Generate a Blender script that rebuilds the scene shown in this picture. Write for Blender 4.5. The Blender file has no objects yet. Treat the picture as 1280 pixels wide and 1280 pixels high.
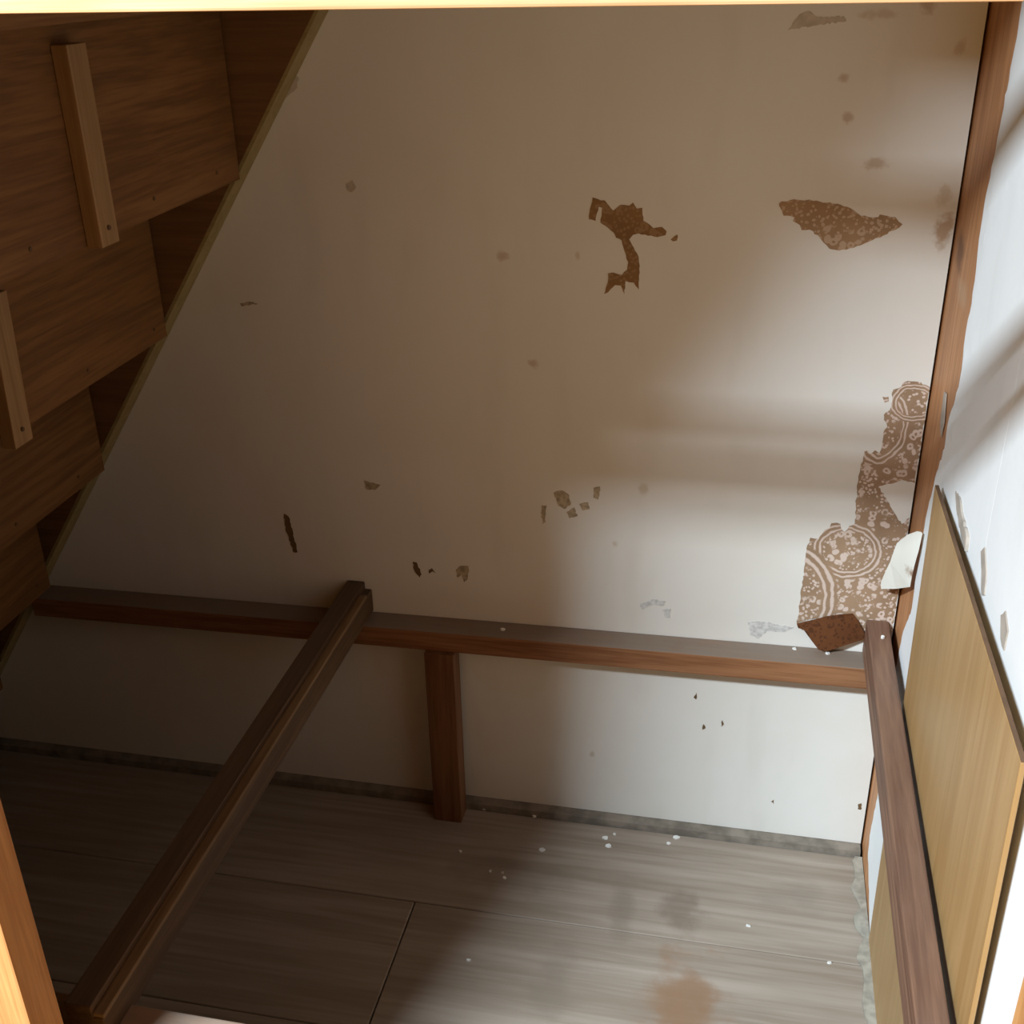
import bpy, bmesh, math, random
from mathutils import Vector, Matrix
random.seed(7)

scene = bpy.context.scene
# ------------------------------------------------------------------ camera
CAM = Vector((-0.2472, -1.5, 1.3275))
R_RIGHT = Vector((0.97902, 0.20282, -0.01977))
R_DOWN = Vector((0.07272, -0.43834, -0.89586))
R_FWD = Vector((-0.19037, 0.87563, -0.44389))
cd = bpy.data.cameras.new('camera'); cam = bpy.data.objects.new('camera', cd)
scene.collection.objects.link(cam)
cd.sensor_width = 36.0; cd.lens = 1418.6 / 1280 * 36.0; cd.clip_start = 0.01
m = Matrix((R_RIGHT, -R_DOWN, -R_FWD)).transposed().to_4x4(); m.translation = CAM
cam.matrix_world = m
scene.camera = cam
# ------------------------------------------------------------------ world (closed room: no sky reaches it)
w = bpy.data.worlds.new('world'); scene.world = w; w.use_nodes = True
w.node_tree.nodes['Background'].inputs[0].default_value = (0.02, 0.02, 0.02, 1)
w.node_tree.nodes['Background'].inputs[1].default_value = 0.0
# ------------------------------------------------------------------ the room lamp (long ceiling tube lamp, front left)
LAMP = Vector((-1.60, -2.3, 2.335))
ld = bpy.data.lights.new('ceiling_tube_light', 'AREA'); ld.shape = 'RECTANGLE'
ld.size = 0.68; ld.size_y = 0.21; ld.energy = 288; ld.color = (0.74, 0.885, 1.0)
lo = bpy.data.objects.new('ceiling_tube_light', ld); scene.collection.objects.link(lo)
lo.location = LAMP
# ------------------------------------------------------------------ exposure
vs = scene.view_settings
vs.view_transform = 'Standard'; vs.look = 'None'; vs.exposure = 0.0; vs.gamma = 1.0; vs.use_curve_mapping = False

# ------------------------------------------------------------------ measured outlines (metres, on the wall and floor planes)
FIG = [(-0.4562,1.0354),(-0.4488,1.0332),(-0.4463,1.032),(-0.4401,1.0321),(-0.4363,1.0274),(-0.4288,1.0191),(-0.4191,1.0266),(-0.4081,1.0256),(-0.4033,1.03),(-0.3982,1.0222),(-0.391,1.0235),(-0.3892,1.0067),(-0.3805,1.002),(-0.3755,0.9978),(-0.3645,0.9995),(-0.3582,0.9941),(-0.3592,0.9892),(-0.3701,0.986),(-0.3825,0.9878),(-0.3948,0.99),(-0.4022,0.9881),(-0.4069,0.9818),(-0.4005,0.9708),(-0.3939,0.9598),(-0.3918,0.9473),(-0.3921,0.9156),(-0.3992,0.9243),(-0.4105,0.926),(-0.4114,0.9085),(-0.4167,0.9199),(-0.4243,0.9204),(-0.433,0.9103),(-0.4393,0.9075),(-0.4345,0.9231),(-0.434,0.9359),(-0.4272,0.9374),(-0.4158,0.9339),(-0.4084,0.9418),(-0.4074,0.9519),(-0.4128,0.9667),(-0.4168,0.9803),(-0.4244,0.9838),(-0.4282,0.9911),(-0.4396,0.9994),(-0.4451,1.0029),(-0.4437,1.0224),(-0.4479,1.0235),(-0.4521,1.0052),(-0.4608,1.0074),(-0.4585,1.0245)]
FIG2 = [(-0.3524,0.9832),(-0.3439,0.9903),(-0.3443,0.9822),(-0.3491,0.9809)]
FISH = [(-0.2185,1.0325),(-0.2152,1.0356),(-0.1958,1.0377),(-0.1727,1.037),(-0.1518,1.0335),(-0.1379,1.0307),(-0.126,1.0263),(-0.1162,1.0196),(-0.1024,1.0176),(-0.0957,1.0184),(-0.0938,1.0217),(-0.0755,1.0189),(-0.0704,1.0137),(-0.0654,1.0103),(-0.0693,1.0056),(-0.08,1.0006),(-0.0904,0.9933),(-0.0991,0.9895),(-0.1078,0.9857),(-0.1209,0.9794),(-0.1389,0.9748),(-0.1507,0.9774),(-0.1584,0.9843),(-0.1662,0.9937),(-0.1773,1.0005),(-0.1878,1.0002),(-0.1895,1.0061),(-0.1992,1.0106),(-0.1973,1.0154),(-0.2056,1.0176),(-0.2114,1.0174)]
BIG = [(-0.033,0.8049),(-0.0202,0.8046),(-0.0013,0.7986),(-0.0005,0.7865),(0.0003,0.7268),(0.0001,0.6799),(-0.0017,0.6581),(-0.022,0.661),(-0.0511,0.6489),(-0.0323,0.6204),(-0.0135,0.5938),(-0.0014,0.6049),(-0.0011,0.5801),(-0.0018,0.5707),(-0.0011,0.4887),(-0.0037,0.4374),(-0.0067,0.4122),(-0.0196,0.4008),(-0.036,0.4015),(-0.0507,0.4224),(-0.0608,0.4393),(-0.0811,0.4371),(-0.1011,0.432),(-0.1313,0.4213),(-0.1412,0.4152),(-0.1401,0.4379),(-0.1404,0.4651),(-0.1392,0.4969),(-0.1396,0.5233),(-0.1391,0.54),(-0.1351,0.5614),(-0.124,0.5612),(-0.1173,0.5746),(-0.1098,0.5787),(-0.1086,0.5869),(-0.1009,0.5886),(-0.0958,0.5868),(-0.0939,0.5789),(-0.0895,0.5747),(-0.0837,0.5844),(-0.0764,0.5896),(-0.0769,0.6032),(-0.0784,0.6167),(-0.0791,0.6413),(-0.0797,0.6633),(-0.079,0.6743),(-0.0764,0.6853),(-0.0762,0.7004),(-0.0725,0.7018),(-0.0682,0.6967),(-0.0623,0.7035),(-0.0562,0.6997),(-0.0545,0.7094),(-0.0543,0.7232),(-0.0537,0.7338),(-0.0505,0.7382),(-0.0564,0.7483),(-0.0574,0.7565),(-0.0498,0.7632),(-0.0486,0.7756),(-0.0507,0.7857),(-0.0497,0.7919),(-0.0426,0.7943),(-0.039,0.8016)]
BIG2 = [(-0.0622,0.781),(-0.0539,0.7815),(-0.0532,0.7754),(-0.0584,0.773)]
BFLAP = [(-0.1417,0.4201),(-0.1317,0.4249),(-0.1018,0.4361),(-0.0817,0.4407),(-0.0635,0.4426),(-0.0554,0.4331),(-0.0391,0.4062),(-0.0647,0.397),(-0.0966,0.3846),(-0.1072,0.3859),(-0.1166,0.3963),(-0.1317,0.4136),(-0.1391,0.4141)]
CHIPS = [[(-0.943,0.5343),(-0.9366,0.5306),(-0.9328,0.5166),(-0.9308,0.4982),(-0.9275,0.4666),(-0.9344,0.4659),(-0.939,0.4859),(-0.9432,0.5086)],[(-0.735,0.4667),(-0.7285,0.4659),(-0.7219,0.4449),(-0.7249,0.4387),(-0.7322,0.4482)],[(-0.7096,0.4547),(-0.7042,0.4581),(-0.6994,0.4499),(-0.7031,0.4524),(-0.7086,0.4476)],[(-0.6652,0.4589),(-0.6571,0.4668),(-0.6442,0.4666),(-0.6463,0.4463),(-0.6531,0.437),(-0.6564,0.4511),(-0.6632,0.4447)],[(-0.5095,0.6041),(-0.4963,0.6091),(-0.4855,0.602),(-0.483,0.5877),(-0.4927,0.579),(-0.5035,0.5861)],[(-0.4902,0.5739),(-0.4782,0.5828),(-0.4733,0.5686),(-0.4854,0.5636)],[(-0.471,0.5887),(-0.4579,0.5923),(-0.4554,0.582),(-0.4662,0.5785)],[(-0.5278,0.5815),(-0.5205,0.5821),(-0.5219,0.5552),(-0.5268,0.5507)],[(-0.4499,0.6165),(-0.4404,0.6198),(-0.4425,0.5988),(-0.4497,0.6009)],[(-0.8045,0.6032),(-0.7958,0.5997),(-0.778,0.597),(-0.7864,0.5883),(-0.8018,0.5884)],[(-0.9717,0.8742),(-0.9564,0.8771),(-0.9442,0.8752),(-0.9571,0.8712),(-0.9698,0.8695)],[(-0.8655,1.1834),(-0.8548,1.1893),(-0.8468,1.1814),(-0.8503,1.1695),(-0.8624,1.1615),(-0.8749,1.1514),(-0.8801,1.1554),(-0.8707,1.1675)],[(-0.7935,1.0467),(-0.785,1.0522),(-0.7801,1.0427),(-0.7864,1.0362),(-0.793,1.0393)],[(-0.3759,0.4259),(-0.358,0.4362),(-0.3372,0.4341),(-0.3394,0.4268),(-0.3576,0.4263),(-0.372,0.4163)],[(-0.3415,0.4194),(-0.3295,0.4235),(-0.3288,0.4065),(-0.3361,0.4057)],[(-0.2124,0.4103),(-0.195,0.415),(-0.1689,0.4121),(-0.1452,0.409),(-0.1584,0.3991),(-0.1844,0.3991),(-0.195,0.3837),(-0.2073,0.3881)],[(-0.2863,0.263),(-0.2818,0.2728),(-0.2825,0.2604)],[(-0.2392,0.2258),(-0.2362,0.2184),(-0.2397,0.2132)],[(-0.2687,0.2141),(-0.2645,0.2067),(-0.2693,0.2029)],[(-0.0159,0.09),(-0.0113,0.0924),(-0.011,0.0793),(-0.0161,0.0801)],[(-0.1513,0.0739),(-0.1478,0.0778),(-0.1471,0.0696)],[(-0.2244,1.235),(-0.2121,1.2523),(-0.2014,1.2557),(-0.1916,1.2487),(-0.1617,1.2501),(-0.1584,1.2449),(-0.1926,1.24)]]
STAINS = [(-0.5788,0.9549,0.0095,0.0073),(-0.5374,0.8043,0.0076,0.0073),(-0.376,0.6208,0.0086,0.0094),(-0.1059,1.0836,0.0171,0.0073),(-0.1448,1.1358,0.0067,0.0073),(-0.1543,1.1814,0.0067,0.0063),(-0.0151,1.0038,0.0133,0.0229),(-0.1212,1.2514,0.0238,0.0063),(-0.0273,1.2146,0.0076,0.0104),(-0.069,1.2594,0.0086,0.0094),(-0.4756,0.958,0.0038,0.0063),(-0.4173,0.5262,0.0057,0.0063),(-0.0211,1.0457,0.0095,0.0146),(-0.4466,0.1283,0.0048,0.0063)]
RCHIPS = [[(-0.2561,0.7653),(-0.2811,0.7701),(-0.3193,0.7611),(-0.3519,0.7563),(-0.3565,0.7414),(-0.3266,0.7433),(-0.2818,0.7525)],[(-0.41,0.7699),(-0.4227,0.7812),(-0.4464,0.7668),(-0.4578,0.746),(-0.4459,0.739)],[(-0.0967,0.8274),(-0.1141,0.8306),(-0.1292,0.7978),(-0.1242,0.7767),(-0.1045,0.788)],[(-0.5294,0.7663),(-0.5419,0.7781),(-0.562,0.7692),(-0.5626,0.7483),(-0.545,0.75)],[(-0.2073,1.0525),(-0.2331,1.0598),(-0.2481,1.0491),(-0.2391,1.0346)]]
POSTEDGE = [(-0.1556,1.0672),(-0.1571,1.0281),(-0.1686,0.9951),(-0.1756,0.9605),(-0.1678,0.9397),(-0.1711,0.9076),(-0.1793,0.8765),(-0.1695,0.8434),(-0.1495,0.8052),(-0.1539,0.7756),(-0.1276,0.7319),(-0.116,0.6932),(-0.104,0.6529),(-0.1061,0.6068),(-0.0992,0.5667),(-0.1071,0.5215),(-0.0701,0.4603),(-0.0539,0.3682),(-0.0601,0.2724),(-0.0745,0.1866),(-0.0675,0.142),(-0.0572,0.0772),(-0.0661,0.051)]
FLAKES = [(-0.415,-0.048),(-0.402,-0.036),(-0.408,-0.066),(-0.3,-0.025),(-0.311,-0.042),(-0.515,-0.095),(-0.542,-0.018),(-0.568,-0.158),(-0.588,-0.158),(-0.562,-0.168),(-0.58,-0.339),(-0.631,-0.016),(-0.647,-0.123),(-0.061,-0.246),(-0.178,-0.197)]
RAILFLK = [(-0.141,-0.011),(-0.093,-0.015),(-0.587,-0.025)]
BEAMFLK = [(-0.014,-0.045)]
WFLAP = [(-0.0095,-0.1082,0.6379),(-0.0064,-0.1169,0.6415),(-0.005,-0.1203,0.6413),(-0.002,-0.1193,0.6157),(-0.0006,-0.1117,0.5816),(0.001,-0.1065,0.5536),(-0.0158,-0.0599,0.5229),(-0.0318,-0.0201,0.4985),(-0.0323,-0.0218,0.51),(-0.0251,-0.0495,0.5585),(-0.0227,-0.065,0.5961),(-0.0161,-0.0875,0.6214)]

# ------------------------------------------------------------------ helpers: objects
COL = scene.collection
def tag(o, label=None, cat=None, group=None, kind=None):
    if label: o['label'] = label
    if cat: o['category'] = cat
    if group: o['group'] = group
    if kind: o['kind'] = kind
    return o
def empty(name, loc):
    o = bpy.data.objects.new(name, None); COL.objects.link(o); o.location = loc
    o.empty_display_size = 0.05
    return o
def wloc(o):
    v = Vector(o.location)
    while o.parent: o = o.parent; v += Vector(o.location)
    return v
def finish(name, bm, mat, parent=None, bevel=0.0, seg=2, smooth=False):
    """bmesh in world coordinates -> one mesh object with its origin at the centre of its base"""
    if bevel: bmesh.ops.bevel(bm, geom=list(bm.edges), offset=bevel, segments=seg, affect='EDGES', profile=0.6)
    bmesh.ops.recalc_face_normals(bm, faces=list(bm.faces))
    xs = [v.co for v in bm.verts]
    lo_ = Vector((min(c.x for c in xs), min(c.y for c in xs), min(c.z for c in xs)))
    hi_ = Vector((max(c.x for c in xs), max(c.y for c in xs), max(c.z for c in xs)))
    org = Vector(((lo_.x+hi_.x)/2, (lo_.y+hi_.y)/2, lo_.z))
    bmesh.ops.translate(bm, verts=list(bm.verts), vec=-org)
    me = bpy.data.meshes.new(name); bm.to_mesh(me); bm.free()
    if smooth:
        for p in me.polygons: p.use_smooth = True
    me.materials.append(mat)
    o = bpy.data.objects.new(name, me); COL.objects.link(o)
    if parent:
        o.parent = parent; o.location = org - wloc(parent)
    else: o.location = org
    return o
def hexa(bm, pts):
    """8 points: bottom ring then top ring"""
    v = [bm.verts.new(p) for p in pts]
    for f in ((3,2,1,0),(4,5,6,7),(0,1,5,4),(1,2,6,5),(2,3,7,6),(3,0,4,7)): bm.faces.new([v[i] for i in f])
def box(x0,x1,y0,y1,z0,z1):
    bm = bmesh.new()
    hexa(bm, [(x0,y0,z0),(x1,y0,z0),(x1,y1,z0),(x0,y1,z0),(x0,y0,z1),(x1,y0,z1),(x1,y1,z1),(x0,y1,z1)])
    return bm
def prism(poly, axis, a, b):
    """polygon extruded along axis: 'y' takes (x,z) points, 'x' takes (y,z), 'z' takes (x,y)"""
    def P(p, t): return {'y': (p[0], t, p[1]), 'x': (t, p[0], p[1]), 'z': (p[0], p[1], t)}[axis]
    bm = bmesh.new()
    A = [bm.verts.new(P(p, a)) for p in poly]; B = [bm.verts.new(P(p, b)) for p in poly]
    n = len(poly)
    bm.faces.new(A); bm.faces.new(B[::-1])
    for i in range(n): bm.faces.new((A[i], B[i], B[(i+1) % n], A[(i+1) % n]))
    bm.normal_update()
    bmesh.ops.triangulate(bm, faces=[f for f in bm.faces if len(f.verts) > 4])
    return bm
def ragged(poly, step=0.004, amp=0.0013, seed=1):
    r = random.Random(seed); out = []
    for i, p in enumerate(poly):
        q = poly[(i+1) % len(poly)]
        d = math.hypot(q[0]-p[0], q[1]-p[1]); n = max(1, int(d/step))
        for k in range(n):
            t = k/n; j = amp if k else amp*0.3
            out.append((p[0]+(q[0]-p[0])*t+r.uniform(-j,j), p[1]+(q[1]-p[1])*t+r.uniform(-j,j)))
    return out

# ------------------------------------------------------------------ helpers: materials
class NT:
    def __init__(s, name):
        s.m = bpy.data.materials.new(name); s.m.use_nodes = True; s.t = s.m.node_tree
        s.t.nodes.clear(); s.out = s.n('ShaderNodeOutputMaterial'); s.b = s.n('ShaderNodeBsdfPrincipled')
        s.l(s.b.outputs[0], s.out.inputs[0])
        s.pos = s.n('ShaderNodeNewGeometry')
    def n(s, t, **k):
        x = s.t.nodes.new(t)
        for a, v in k.items(): setattr(x, a, v)
        return x
    def l(s, a, b): s.t.links.new(a, b)
    def val(s, sock, v):
        if isinstance(v, (int, float)): sock.default_value = v
        elif isinstance(v, tuple): sock.default_value = (v + (1,)) if len(v) == 3 and sock.type == 'RGBA' else v
        else: s.l(v, sock)
    def math(s, op, a, b=0.5, clamp=False):
        x = s.n('ShaderNodeMath', operation=op, use_clamp=clamp); s.val(x.inputs[0], a); s.val(x.inputs[1], b); return x.outputs[0]
    def vec(s, op, a, b):
        x = s.n('ShaderNodeVectorMath', operation=op); s.val(x.inputs[0], a); s.val(x.inputs[1], b)
        return x.outputs['Value'] if op in ('LENGTH', 'DISTANCE', 'DOT_PRODUCT') else x.outputs[0]
    def noise(s, v, scale, detail=4, rough=0.55, dist=0.0):
        x = s.n('ShaderNodeTexNoise'); s.l(v, x.inputs['Vector']); x.inputs['Scale'].default_value = scale
        x.inputs['Detail'].default_value = detail; x.inputs['Roughness'].default_value = rough
        x.inputs['Distortion'].default_value = dist; return x.outputs['Fac']
    def ramp(s, f, lo, hi, a=0.0, b=1.0):
        x = s.n('ShaderNodeMapRange'); x.interpolation_type = 'SMOOTHSTEP'; s.val(x.inputs[0], f)
        for i, v in enumerate((lo, hi, a, b)): x.inputs[1+i].default_value = v
        return x.outputs[0]
    def mix(s, f, a, b):
        x = s.n('ShaderNodeMix', data_type='RGBA'); s.val(x.inputs[0], f); s.val(x.inputs[6], a); s.val(x.inputs[7], b)
        return x.outputs[2]
    def bump(s, h, strength=0.3, dist=0.002):
        x = s.n('ShaderNodeBump'); x.inputs['Strength'].default_value = strength; x.inputs['Distance'].default_value = dist
        s.l(h, x.inputs['Height']); s.l(x.outputs[0], s.b.inputs['Normal'])
    def done(s, col, rough=0.7, spec=0.3):
        s.val(s.b.inputs['Base Color'], col); s.val(s.b.inputs['Roughness'], rough)
        s.b.inputs['Specular IOR Level'].default_value = spec
        return s.m
    def stain(s, c, r, noise, power=1.0):
        d = s.vec('LENGTH', s.vec('MULTIPLY', s.vec('SUBTRACT', s.pos.outputs['Position'], c), (1/r[0], 1/r[1], 1/r[2])), (0,0,0))
        d = s.math('ADD', d, s.math('MULTIPLY', s.math('SUBTRACT', noise, 0.5), 1.8))
        return s.math('MULTIPLY', s.ramp(d, 1.0, 0.25), power)

def wood(name, dark, light, axis='x', rough=0.6, dust=0.0, dustcol=(0.20,0.165,0.135), gscale=1.0, spec=0.3, stains_and_tints=()):
    t = NT(name)
    oi = t.n('ShaderNodeObjectInfo')
    off = t.n('ShaderNodeCombineXYZ')
    for i in range(3): t.l(t.math('MULTIPLY', oi.outputs['Random'], 7.3+i*3.1), off.inputs[i])
    p = t.vec('ADD', t.pos.outputs['Position'], off.outputs[0])
    along, across = 1.2*gscale, 26.0*gscale
    sc = {'x': (along,across,across), 'y': (across,along,across), 'z': (across,across,along)}[axis]
    g = t.vec('MULTIPLY', p, sc)
    big = t.noise(g, 1.6, 3, 0.6, 1.2)
    fine = t.noise(t.vec('MULTIPLY', g, (3.5,3.5,3.5)), 2.5, 2, 0.7)
    wide = t.noise(p, 5.0, 2)
    f = t.math('ADD', t.math('MULTIPLY', big, 0.62), t.math('MULTIPLY', fine, 0.38))
    c = t.mix(t.ramp(f, 0.34, 0.66), dark, light)
    c = t.mix(t.ramp(wide, 0.35, 0.75, 0.0, 0.35), c, dark)
    if dust:
        nz = t.n('ShaderNodeSeparateXYZ'); t.l(t.pos.outputs['Normal'], nz.inputs[0])
        up = t.ramp(nz.outputs[2], 0.5, 0.9)
        c = t.mix(t.math('MULTIPLY', up, t.ramp(t.noise(p, 14, 4), 0.2, 0.7, dust*0.6, dust)), c, dustcol)
    for (cc, rr, col, a) in stains_and_tints:
        c = t.mix(t.stain(cc, rr, t.noise(t.pos.outputs['Position'], 22, 4), a), c, col)
    t.bump(f, 0.25, 0.0012)
    return t.done(c, rough, spec)

def plaster(name, base, warm, stains_and_tints=(), scale=1.0):
    t = NT(name); P = t.pos.outputs['Position']
    n1 = t.noise(P, 3.5, 3); n2 = t.noise(t.vec('MULTIPLY', P, (9, 9, 2.2)), 1.6, 3); n3 = t.noise(P, 60, 2)
    c = t.mix(t.ramp(n1, 0.35, 0.7, 0, 0.55), base, warm)
    c = t.mix(t.ramp(n2, 0.5, 0.8, 0, 0.3), c, tuple(v*0.86 for v in warm))
    ns = t.noise(P, 75, 4, 0.65)
    for (cc, rr, col, a) in stains_and_tints: c = t.mix(t.stain(cc, rr, ns, a), c, col)
    t.bump(t.math('ADD', t.math('MULTIPLY', n3, 0.35), t.noise(P, 12, 2)), 0.22, 0.004)
    return t.done(c, 0.85, 0.15)

def flat(name, col, rough=0.8, var=0.25, scale=30, spec=0.2):
    t = NT(name); n = t.noise(t.pos.outputs['Position'], scale, 4)
    c = t.mix(t.ramp(n, 0.3, 0.7), col, tuple(v*(1-var) for v in col))
    t.bump(n, 0.2, 0.001); return t.done(c, rough, spec)

def wallpaper(name, ground, print_, arcs=True, contrast=1.0):
    """old paisley paper: small rings and petals, dotted fill and double-lined paisley outlines, flat print"""
    t = NT(name); P = t.pos.outputs['Position']
    nv = t.n('ShaderNodeTexNoise'); t.l(P, nv.inputs['Vector']); nv.inputs['Scale'].default_value = 60
    wob = t.vec('MULTIPLY', t.vec('SUBTRACT', nv.outputs['Color'], (0.5,0.5,0.5)), (0.008,0.0,0.008))
    flatp = t.vec('MULTIPLY', t.vec('ADD', P, wob), (1,0,1))
    v1 = t.n('ShaderNodeTexVoronoi', feature='F1', voronoi_dimensions='3D'); t.l(flatp, v1.inputs['Vector']); v1.inputs['Scale'].default_value = 92
    d = v1.outputs['Distance']
    ring = t.math('MULTIPLY', t.ramp(d, 0.13, 0.20), t.ramp(d, 0.52, 0.42))
    v2 = t.n('ShaderNodeTexVoronoi', feature='F1', voronoi_dimensions='3D'); t.l(flatp, v2.inputs['Vector']); v2.inputs['Scale'].default_value = 190
    dots = t.ramp(v2.outputs['Distance'], 0.43, 0.33)
    zone = t.ramp(t.noise(P, 28, 3), 0.47, 0.53)
    fill = t.mix(zone, ring, dots)
    mask = t.math('MULTIPLY', fill, t.ramp(t.noise(P, 40, 4), 0.2, 0.36))
    if arcs:
        for (cx, cz, rx, rz, rot) in ((-0.082,0.545,0.046,0.042,0.2), (-0.055,0.735,0.03,0.05,0.1), (-0.160,0.46,0.066,0.085,-0.05), (-0.02,0.775,0.03,0.025,0.0)):
            mp = t.n('ShaderNodeMapping', vector_type='TEXTURE'); t.l(t.vec('ADD', P, wob), mp.inputs['Vector'])
            mp.inputs['Location'].default_value = (cx, 0, cz); mp.inputs['Rotation'].default_value = (0, rot, 0)
            mp.inputs['Scale'].default_value = (rx, 1, rz)
            r = t.vec('LENGTH', t.vec('MULTIPLY', mp.outputs[0], (1,0,1)), (0,0,0))
            lines = t.math('ADD', t.ramp(t.math('ABSOLUTE', t.math('SUBTRACT', r, 1.0)), 0.05, 0.02), t.ramp(t.math('ABSOLUTE', t.math('SUBTRACT', r, 0.84)), 0.045, 0.015))
            clear = t.math('MULTIPLY', t.ramp(r, 0.72, 0.78), t.ramp(r, 1.14, 1.08))
            mask = t.math('ADD', t.math('MULTIPLY', mask, t.math('SUBTRACT', 1.0, clear)), lines, True)
    c = t.mix(t.ramp(t.noise(P, 18, 4), 0.3, 0.7), ground, tuple(v*0.8 for v in ground))
    c = t.mix(t.math('MULTIPLY', mask, contrast), c, print_)
    return t.done(c, 0.8, 0.15)

BROWN = (0.34, 0.18, 0.065)
M = {}
wst = [((x, 0, z), (rx*1.25, 1, rz*1.25), BROWN if i in (0,1,3,4,5,6,9) else (0.45,0.33,0.20), 0.7 if i in (6,) else 0.45) for i, (x, z, rx, rz) in enumerate(STAINS)]
M['wall'] = plaster('back_wall_paint', (0.73,0.70,0.645), (0.68,0.635,0.55), wst)
M['wall_r'] = plaster('right_wall_paint', (0.84,0.84,0.83), (0.79,0.78,0.75))
M['skin'] = M['wall_r']
M['paper'] = wallpaper('old_paisley_paper', (0.36,0.235,0.145), (0.62,0.49,0.41))
M['paper_d'] = wallpaper('old_brown_paper', (0.28,0.155,0.065), (0.38,0.245,0.135), False, 0.5)
M['paper_f'] = wallpaper('fish_patch_paper', (0.36,0.225,0.122), (0.50,0.365,0.25), False, 0.8)
M['flapback'] = wallpaper('rust_paper_back', (0.13,0.045,0.015), (0.045,0.016,0.007), False, 0.6)
M['flapwhite'] = plaster('cream_paper', (0.85,0.82,0.73), (0.74,0.70,0.60), [((-0.006,-0.1,0.575), (0.012,0.03,0.012), (0.30,0.17,0.10), 0.9)])
M['chip'] = flat('bare_chip', (0.17,0.105,0.05))
M['faint'] = flat('faint_tear', (0.56,0.49,0.40), var=0.2, scale=90)
M['chip_s'] = flat('scuffed_chip', (0.51,0.41,0.28), var=0.45, scale=120)
M['chip_g'] = flat('grey_tear', (0.50,0.43,0.36))
M['chip_w'] = flat('white_flake', (0.86,0.84,0.79))
M['chip_b'] = flat('blistered_paint', (0.67,0.65,0.61), var=0.3, scale=170)
M['stair'] = wood('stair_board', (0.13,0.053,0.014), (0.24,0.11,0.033), 'y', 0.6)
M['string'] = wood('stringer_board', (0.13,0.058,0.02), (0.20,0.095,0.035), 'x', 0.6)
M['batten'] = wood('pale_batten', (0.27,0.15,0.06), (0.38,0.22,0.10), 'z', 0.65)
M['edge'] = wood('yellow_edge', (0.27,0.195,0.075), (0.37,0.275,0.12), 'x', 0.7)
M['rail'] = wood('red_rail', (0.18,0.07,0.027), (0.32,0.148,0.068), 'x', 0.55, dust=0.9, dustcol=(0.24,0.195,0.155))
M['post'] = wood('red_post', (0.13,0.05,0.02), (0.22,0.10,0.045), 'z', 0.55)
M['corner'] = wood('corner_post', (0.38,0.16,0.06), (0.58,0.285,0.13), 'z', 0.55, stains_and_tints=[((0,-0.05,0.99),(0.1,0.05,0.03),(0.14,0.06,0.03),0.8), ((0,-0.1,0.955),(0.1,0.05,0.02),(0.5,0.33,0.2),0.5)])
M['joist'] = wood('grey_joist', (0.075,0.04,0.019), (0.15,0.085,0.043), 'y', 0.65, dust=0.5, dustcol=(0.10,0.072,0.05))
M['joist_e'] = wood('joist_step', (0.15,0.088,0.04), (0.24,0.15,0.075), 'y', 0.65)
M['beam'] = wood('grey_beam', (0.13,0.06,0.036), (0.29,0.155,0.092), 'y', 0.6, dust=0.35, dustcol=(0.20,0.135,0.10))
M['frame'] = wood('front_frame', (0.46,0.20,0.065), (0.66,0.335,0.125), 'z', 0.5)
M['head'] = wood('front_header', (0.62,0.36,0.17), (0.86,0.58,0.32), 'x', 0.5)
M['ply'] = wood('ply_panel', (0.37,0.21,0.075), (0.46,0.285,0.12), 'z', 0.42, gscale=0.55, spec=0.45)
M['plyedge'] = flat('ply_edge', (0.16,0.09,0.05))
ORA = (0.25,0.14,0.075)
M['plank'] = wood('dusty_plank', (0.25,0.195,0.145), (0.375,0.31,0.25), 'x', 0.6, gscale=0.45, stains_and_tints=[((-0.265,-0.40,0),(0.075,0.17,1),ORA,0.8), ((-0.28,-0.19,0),(0.05,0.06,1),(0.17,0.125,0.09),0.6), ((-0.37,-0.2,0),(0.03,0.09,1),(0.19,0.15,0.11),0.45), ((-0.45,-0.36,0),(0.04,0.10,1),(0.20,0.16,0.12),0.4), ((-0.56,-0.16,0),(0.12,0.06,1),(0.19,0.15,0.115),0.4), ((-0.12,-0.12,0),(0.08,0.05,1),(0.23,0.185,0.145),0.4)])  # first two: a browner and a darker ellipse mixed into the plank colour
M['base'] = flat('dirty_strip', (0.26,0.22,0.175), var=0.4, scale=40)
M['caulk'] = flat('grey_caulk', (0.42,0.38,0.31), var=0.35, scale=60)
M['room'] = plaster('room_sand_wall', (0.42,0.225,0.075), (0.38,0.195,0.06))
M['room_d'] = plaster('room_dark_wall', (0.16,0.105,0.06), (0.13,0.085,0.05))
M['ceil'] = wood('room_ceiling', (0.30,0.155,0.06), (0.42,0.24,0.10), 'x', 0.6)
M['tatami'] = flat('room_floor_mat', (0.35,0.20,0.07), var=0.3, scale=90)
M['white'] = flat('lamp_white', (0.8,0.8,0.8), var=0.05)

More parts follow.
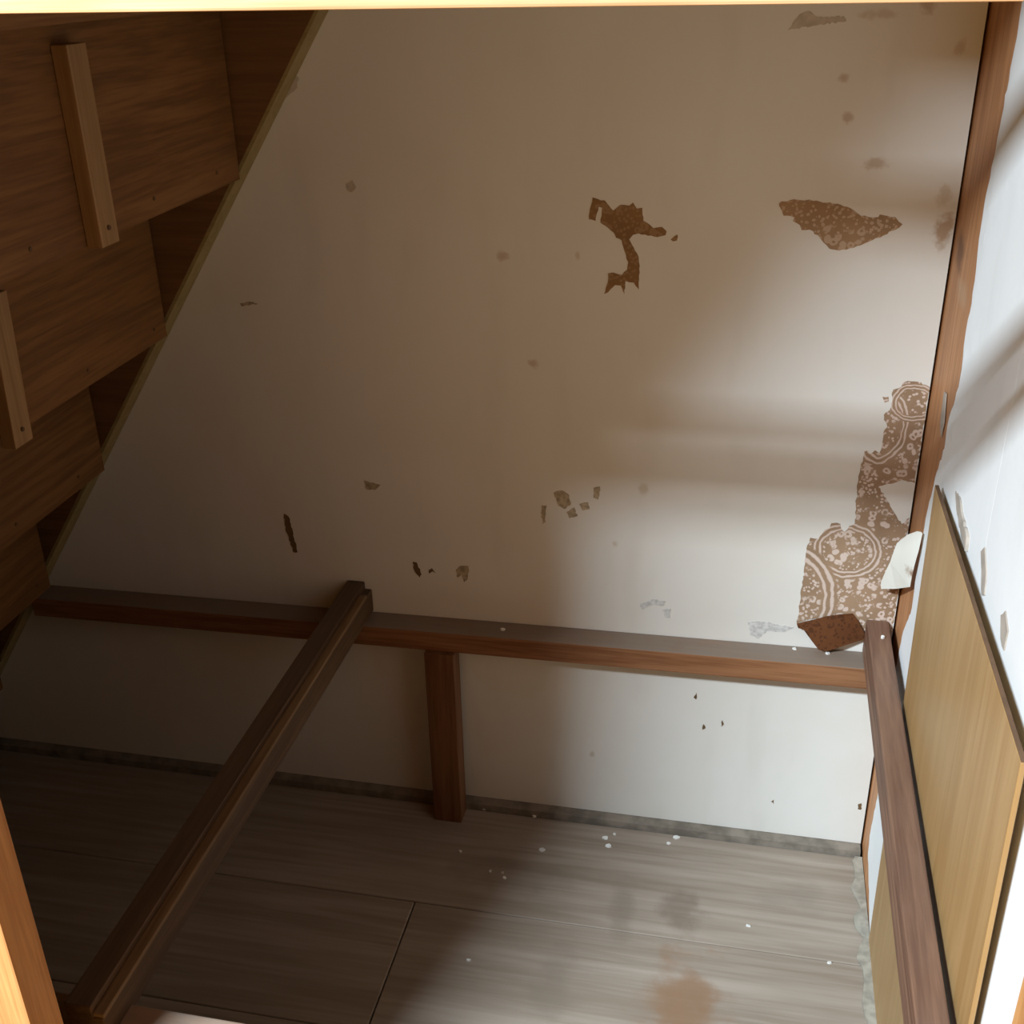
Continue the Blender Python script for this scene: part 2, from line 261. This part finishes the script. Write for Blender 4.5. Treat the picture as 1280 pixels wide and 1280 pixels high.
# ------------------------------------------------------------------ the closet shell
def struct(name, bm, mat, label, parent=None, bevel=0.0):
    o = finish(name, bm, mat, parent, bevel)
    if parent is None: tag(o, label, kind='structure')
    return o
wb = struct('wall_back', box(-1.75,-0.0035, 0.0,0.02, -0.03,2.42), M['wall'], 'dirty off-white painted back wall with peeled wallpaper patches')
wr = struct('wall_right', box(0.004,0.05, -0.82,-0.0, -0.03,2.42), M['wall_r'], 'bright white painted right wall behind the plywood sheet')
struct('wall_left', box(-1.79,-1.75, -0.87,0.02, -0.03,2.42), M['string'], 'closet end wall under the lowest steps')
fl = tag(empty('floor', (-0.85,-0.43,-0.03)), 'dusty wooden plank floor of the closet', kind='structure')
rows = [(-0.018,-0.2412), (-0.2426,-0.4848), (-0.4862,-0.7285), (-0.730,-0.868)]
cuts = [[-1.745,0.0], [-1.745,-0.69,0.0], [-1.745,-1.1,-0.2,0.0], [-1.745,-0.69,0.0]]
for (ya, yb), cs in zip(rows, cuts):
    for a, b in zip(cs[:-1], cs[1:]):
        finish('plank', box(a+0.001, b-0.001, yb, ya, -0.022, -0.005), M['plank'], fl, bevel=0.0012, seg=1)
finish('subfloor', box(-1.75,0.012,-0.87,0.0,-0.03,-0.0225), M['base'], fl)
struct('baseboard_back', prism([(-0.0175,-0.0225),(-0.016,0.006),(-0.004,0.0095),(0.0,0.0095),(0.0,-0.0225)], 'x', -1.745, -0.004), M['base'], 'thin grimy strip along the foot of the back wall')
rg = ragged([(-0.012,-0.0),(-0.0105,-0.1),(-0.016,-0.2),(-0.012,-0.32),(-0.015,-0.5),(-0.012,-0.8)], 0.012, 0.002, 5)[:-40]
struct('baseboard_right', prism([(-0.001,-0.019),(-0.001,-0.8)][::-1] + [(-0.012,-0.019)] + [(-0.017+0.005*math.sin(i*1.7)+0.003*math.sin(i*4.1), -0.03-i*0.02) for i in range(38)], 'z', -0.0045, -0.0015), M['caulk'], 'ragged grey caulk strip along the foot of the right wall')
struct('trim_1', box(0.0,0.1, -0.186,0.02, -0.005,2.42), M['corner'], 'reddish brown corner post between the back and right walls', bevel=0.0015)
# white paint covering the front part of the post, with the ragged edge the photo shows
sk = [(-0.189,2.41), (-0.1865,2.41), (-0.1865,1.36), (-0.182,1.25), (-0.172,1.16)] + POSTEDGE + [(-0.189,0.0)]
finish('paint_skin', prism(ragged(sk, 0.01, 0.003, 3), 'x', -0.0012, 0.0039), M['skin'], wr)
bm = bmesh.new(); hexa(bm, [(x, y, z) for z in (-0.004, 2.41) for x, y in ((0.0039,-0.42),(0.0042,-0.42),(0.0042,-0.188),(-0.0013,-0.188))])
finish('paint_skin', bm, M['skin'], wr)
for i, c in enumerate(RCHIPS):
    finish('torn_paint', prism(ragged(c, 0.006, 0.0015, 40+i), 'x', (-0.0012,0.0026)[i > 0], 0.0039) if i != 2 else prism([(y,z) for y,z in c], 'x', -0.0022,-0.0013), M['chip_g'] if i < 4 else M['chip_w'], wr)

# patches on the back wall
def patch(name, poly, mat, seed, amp=0.0012, th=0.0006, step=0.004):
    return finish(name, prism(ragged(poly, step, amp, seed), 'y', -th, -0.00005), mat, wb)
patch('wallpaper_patch', [(min(x,-0.0045), z) for x, z in BIG], M['paper'], 11)['label'] = 'large tan paisley wallpaper patch bared beside the corner post'
patch('wallpaper_patch', BIG2, M['paper'], 12)
patch('wallpaper_patch', FIG, M['paper_d'], 13, 0.0008)['label'] = 'brown bared patch shaped like a running figure'
patch('wallpaper_patch', FIG2, M['paper_d'], 14)
patch('wallpaper_patch', FISH, M['paper_f'], 15, 0.0012)['label'] = 'brown bared patch shaped like a fish'
for i, c in enumerate(CHIPS):
    mt = M['chip'] if i in (0,1,2,16,17,18,19,20) else (M['chip_b'] if i in (13,14,15) else M['faint'] if i in (11,12,21) else M['chip_s'])
    patch('paint_chip', c, mt, 60+i, 0.0012, 0.0007, 0.003)

patch('paint_chip', [(-0.828,1.231),(-0.822,1.224),(-0.8235,1.221),(-0.829,1.228)], M['chip_w'], 99, 0.0003)
def sheet(name, poly3, mat, bulge, th=0.0007, cuts=2, parent=None, curl=None):
    bm = bmesh.new(); vs_ = [bm.verts.new(p) for p in poly3]; bm.faces.new(vs_); bm.normal_update()
    bmesh.ops.triangulate(bm, faces=list(bm.faces)); bmesh.ops.subdivide_edges(bm, edges=list(bm.edges), cuts=cuts, use_grid_fill=True)
    if curl:
        for v in bm.verts: v.co += Vector(curl(v.co))
    geo = bmesh.ops.extrude_face_region(bm, geom=list(bm.faces))
    bmesh.ops.translate(bm, verts=[e for e in geo['geom'] if isinstance(e, bmesh.types.BMVert)], vec=(0,-th,0))
    return finish(name, bm, mat, parent)
o = sheet('torn_flap', [(x, -0.001, z) for x, z in BFLAP], M['flapback'], 0, parent=wb, curl=lambda c: (0, -0.014*max(0,(0.437-c.z)/0.05)**0.7 - 0.004*math.sin((c.x+0.14)*40), 0.0))
o['label'] = 'rust-brown torn paper flap curling down'
o = sheet('torn_flap', [(min(x,-0.004), y, z) for x, y, z in WFLAP], M['flapwhite'], 0, parent=wb, curl=lambda c: (-0.004*math.sin((c.z-0.5)*22), 0, 0))
o['label'] = 'cream torn paper flap bridging the corner'

# ------------------------------------------------------------------ the staircase seen from below
X0, Z0, GO, RI = -0.925, 1.0595, 0.1433, 0.2235
st = tag(empty('staircase', (-1.3,-0.43,-0.005)), 'underside of a steep orange-brown wooden staircase', 'staircase')
SL = lambda x: 1.261 + 1.496*(x+0.805)
TS = 0.040
def stringer(y0, y1, name='stringer'):
    xa, xb = -1.60, -0.05
    finish(name, prism([(xa,SL(xa)),(xb,SL(xb)),(xb-0.02,SL(xb)+0.25),(-0.35,2.4),(xa-0.10,SL(xa)+0.42)], 'y', y0, y1), M['string'], st)
    # unstained lower edge of the board
    d = 0.004
    finish('stringer_edge', prism([(xa,SL(xa)-0.0003),(xb,SL(xb)-0.0003),(xb+d,SL(xb)-d*0.7),(xa+d,SL(xa)-d*0.7)], 'y', y0+0.001, y1), M['edge'], st)
stringer(-TS, -0.0005); stringer(-0.868, -0.835)
for i in range(-6, 5):
    x = X0 - GO*i; zb = Z0 - RI*i
    if zb > 2.3: continue
    top = min(zb + RI + 0.012, 2.4)
    ye = -TS - 0.009
    prof = [(-0.834,zb),(ye,zb),(ye,top),(-0.834,top)]
    r = finish('riser', prism(prof, 'x', x-0.012, x), M['stair'], st)
    # nail heads that hold it to the tread behind
    for yn in (-0.10, -0.27, -0.55):
        bmn = bmesh.new(); bmesh.ops.create_cone(bmn, cap_ends=True, segments=8, radius1=0.0028, radius2=0.0022, depth=0.0016,
            matrix=Matrix.Translation((x+0.0004, yn+0.02*math.sin(i*3+yn*9), zb+0.02)) @ Matrix.Rotation(math.pi/2, 4, 'Y'))
        finish('nail', bmn, M['plyedge'], r)
    if zb < 2.05: finish('tread', box(x-GO-0.03, x-0.0125, -0.834, ye, zb+0.006, zb+0.034), M['stair'], st, bevel=0.002)
for i, (ya, yb, z1, z0) in {0: (-0.435,-0.400,1.254,1.058), 1: (-0.442,-0.408,1.002,0.829)}.items():
    x = X0 - GO*i
    dy = -0.011*i
    bm = bmesh.new()
    hexa(bm, [(x+0.0005,ya+dy,z0),(x+0.018,ya+dy,z0),(x+0.018,yb+dy,z0),(x+0.0005,yb+dy,z0),(x+0.0005,ya,z1),(x+0.018,ya,z1),(x+0.018,yb,z1),(x+0.0005,yb,z1)])
    b = finish('batten', bm, M['batten'], st, bevel=0.001)
    b['label'] = 'pale vertical batten nailed to the riser'
    bmn = bmesh.new(); bmesh.ops.create_cone(bmn, cap_ends=True, segments=8, radius1=0.003, radius2=0.0025, depth=0.002,
        matrix=Matrix.Translation((x+0.0188,(ya+yb)/2+dy*0.9,z0+0.018)) @ Matrix.Rotation(math.pi/2, 4, 'Y'))
    finish('nail', bmn, M['plyedge'], b)

# ------------------------------------------------------------------ shelf support frame (its boards have been taken out)
def xbar(name, xa, xb, y0, y1, zt, h, mat, tilt=0.0, bevel=0.002):
    bm = bmesh.new(); P = []
    for z in (zt-h, zt):
        for (x, y) in ((xa,y0),(xb,y0),(xb,y1),(xa,y1)): P.append((x, y, z + tilt*(x-xb)))
    hexa(bm, P); return finish(name, bm, mat, None, bevel)
tag(xbar('shelf_rail', -1.40, -0.004, -0.048, -0.0008, 0.3785, 0.035, M['rail'], 0.0125), 'reddish brown rail fixed along the back wall, dusty on top', 'rail')
tag(xbar('shelf_rail', -0.93, -0.004, -0.842, -0.79, 0.3785, 0.04, M['rail'], 0.0), 'rail across the front of the closet at the bottom edge', 'rail')
tag(finish('support_post', box(-0.709,-0.661,-0.056,-0.019,-0.005,0.3345), M['post'], None, 0.0018), 'short dark brown post standing under the back rail', 'post')
jr = tag(empty('shelf_joist', (-0.83,-0.43,0.3785)), 'dark joist with a stepped edge crossing from back rail to front', 'joist')
zt = 0.4235; zb = 0.3795
def ybar(poly, y0, y1, yaw=0.0):
    bm = prism(poly, 'y', y0, y1)
    for v in bm.verts: v.co.x += yaw*(v.co.y)
    return bm
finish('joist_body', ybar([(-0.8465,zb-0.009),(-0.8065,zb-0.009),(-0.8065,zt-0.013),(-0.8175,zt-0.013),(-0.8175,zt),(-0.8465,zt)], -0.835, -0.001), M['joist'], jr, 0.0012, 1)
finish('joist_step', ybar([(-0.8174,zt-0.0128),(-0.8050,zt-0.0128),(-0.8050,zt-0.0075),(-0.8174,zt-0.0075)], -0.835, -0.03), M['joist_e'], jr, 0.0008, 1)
tag(finish('shelf_joist', ybar([(-0.043,0.3795),(-0.012,0.3795),(-0.012,0.435),(-0.043,0.435)], -0.842, -0.0015, 0.007), M['beam'], None, 0.002), 'greyish brown joist lying along the right wall beside the plywood', 'joist')

# ------------------------------------------------------------------ plywood sheet leaning on the right wall
pn = tag(empty('plywood_sheet', (0.002,-0.46,-0.005)), 'thin tan plywood sheet standing on edge against the right wall', 'plywood')
PX = -0.0028
bm = bmesh.new()
hexa(bm, [(PX,-0.742,-0.0045),(PX+0.0045,-0.742,-0.0045),(PX+0.0045,-0.193,-0.0045),(PX,-0.193,-0.0045),
          (PX-0.0095,-0.728,0.75),(PX-0.005,-0.728,0.75),(PX-0.005,-0.193,0.742),(PX-0.0095,-0.193,0.742)])
finish('sheet', bm, M['ply'], pn, 0.0006, 1)
finish('sheet_edge', (lambda b: (hexa(b, [(PX+d,y,z) for z0 in (0.0003,0.0012) for d,y,z in ((-0.0093,-0.728,0.75+z0),(-0.0052,-0.728,0.75+z0),(-0.0052,-0.193,0.742+z0),(-0.0093,-0.193,0.742+z0))]), b)[1])(bmesh.new()), M['plyedge'], pn)

# ------------------------------------------------------------------ front frame of the closet
struct('trim_2', box(-0.86,0.012,-0.94,-0.924,1.3035,1.33), M['head'], 'pale wooden header strip across the top of the opening', bevel=0.0015)
struct('trim_6', box(-0.80,0.012,-0.916,-0.9055,1.3355,1.364), M['head'], 'inner strip of the header just behind the front one', bevel=0.0015)
struct('trim_3', box(-0.76,0.012,-0.93,-0.906,1.536,1.562), M['head'], 'second bar above the header', bevel=0.0015)
jb = struct('trim_4', box(-0.883,-0.811,-0.918,-0.880,-0.005,1.24), M['frame'], 'orange wooden jamb at the left of the opening', bevel=0.002)
struct('trim_5', box(0.0,0.11,-0.93,-0.805,-0.005,2.42), M['frame'], 'orange wooden jamb at the right of the opening', bevel=0.002)
struct('shade_board', box(-0.84,0.0,-0.868,-0.845,-0.005,0.336), M['stair'], 'unseen low board added below the front rail to cut room light')  # out of view, added to hold room light off the closet floor
front = [(-3.2,-0.03),(-0.84,-0.03),(-0.84,1.205),(-0.555,1.632),(0.06,1.632),(0.06,-0.03),(2.6,-0.03),(2.6,2.42),(-3.2,2.42)]
struct('shade_lining', box(-1.75,-0.845,-0.8698,-0.8685,-0.005,0.30), M['string'], 'unseen dark boarding added inside the front wall to cut bounced light')  # added dark lining, out of view, soaks up bounce at the left end
struct('wall_front', prism(front, 'y', -0.905, -0.87), M['room'], 'sand-coloured wall around the closet opening')
# the room the photographer stands in
struct('floor_room', box(-3.2,2.6,-4.0,-0.87,-0.06,-0.03), M['tatami'], 'straw mat floor of the room')
struct('ceiling', box(-3.24,2.64,-4.04,0.05,2.42,2.46), M['ceil'], 'wooden ceiling of the room')
struct('wall_room_left', box(-3.24,-3.2,-4.0,-0.87,-0.06,2.42), M['room'], 'left wall of the room')
struct('wall_room_right', box(2.6,2.64,-4.0,-0.87,-0.06,2.42), M['room_d'], 'right wall of the room')
struct('wall_room_rear', box(-3.24,2.64,-4.04,-4.0,-0.06,2.42), M['room'], 'rear wall of the room')
lf = tag(empty('ceiling_lamp', (LAMP.x, LAMP.y, 2.42)), 'long white tube lamp under the room ceiling outside the closet', 'lamp')
finish('lamp_housing', prism([(-2.36,2.4195),(-2.24,2.4195),(-2.27,2.375),(-2.33,2.375)], 'x', LAMP.x-0.4, LAMP.x+0.4), M['white'], lf)
bmn = bmesh.new(); bmesh.ops.create_cone(bmn, cap_ends=True, segments=16, radius1=0.016, radius2=0.016, depth=0.76, matrix=Matrix.Translation((LAMP.x, LAMP.y, LAMP.z+0.02)) @ Matrix.Rotation(math.pi/2, 4, 'Y'))
finish('lamp_tube', bmn, M['white'], lf, smooth=True)
lo.parent = lf; lo.location = LAMP - Vector(lf.location)

# ------------------------------------------------------------------ paint flakes
def flake(x, y, z, s, seed):
    r = random.Random(seed); n = 6
    poly = [(x+s*r.uniform(0.5,1.1)*math.cos(k*6.283/n+0.4)*1.5, y+s*r.uniform(0.5,1.1)*math.sin(k*6.283/n+0.4)) for k in range(n)]
    bm = prism(poly, 'z', z, z+0.0016)
    for v in bm.verts:
        if v.co.z > z+0.001: v.co.z += r.uniform(0, 0.002)
    return finish('paint_flake', bm, M['chip_w'])
for i, (x, y) in enumerate(FLAKES):
    tag(flake(x, y, -0.005, (0.0045 if i in (0,2,3,5) else 0.0026), 100+i), {13: 'white paint flake on the floor seam, nearest the right-hand joist', 14: 'white paint flake on the lit plank between back wall and floor seam', 10: 'lone white paint flake on the front plank by the board joint', 5: 'oval white paint flake lying alone on the floor right of the short post'}.get(i, 'tiny white paint flake scattered on the floor close to the back wall'), 'paint flake', 'paint flakes on the closet floor')
for i, (x, y) in enumerate(RAILFLK):
    tag(flake(x, y, 0.3785+0.0125*(x+0.004), 0.003, 200+i), ['small white paint flake on the back rail, the one further from the corner post', 'small white paint flake on the back rail, nearest the corner post', 'lone white paint flake on the back rail above the short post'][i], 'paint flake', 'paint flakes on the back rail')
for x, y in BEAMFLK:
    tag(flake(-0.024, -0.05, 0.435, 0.003, 301), 'small white paint flake on the far end of the right-hand joist', 'paint flake')
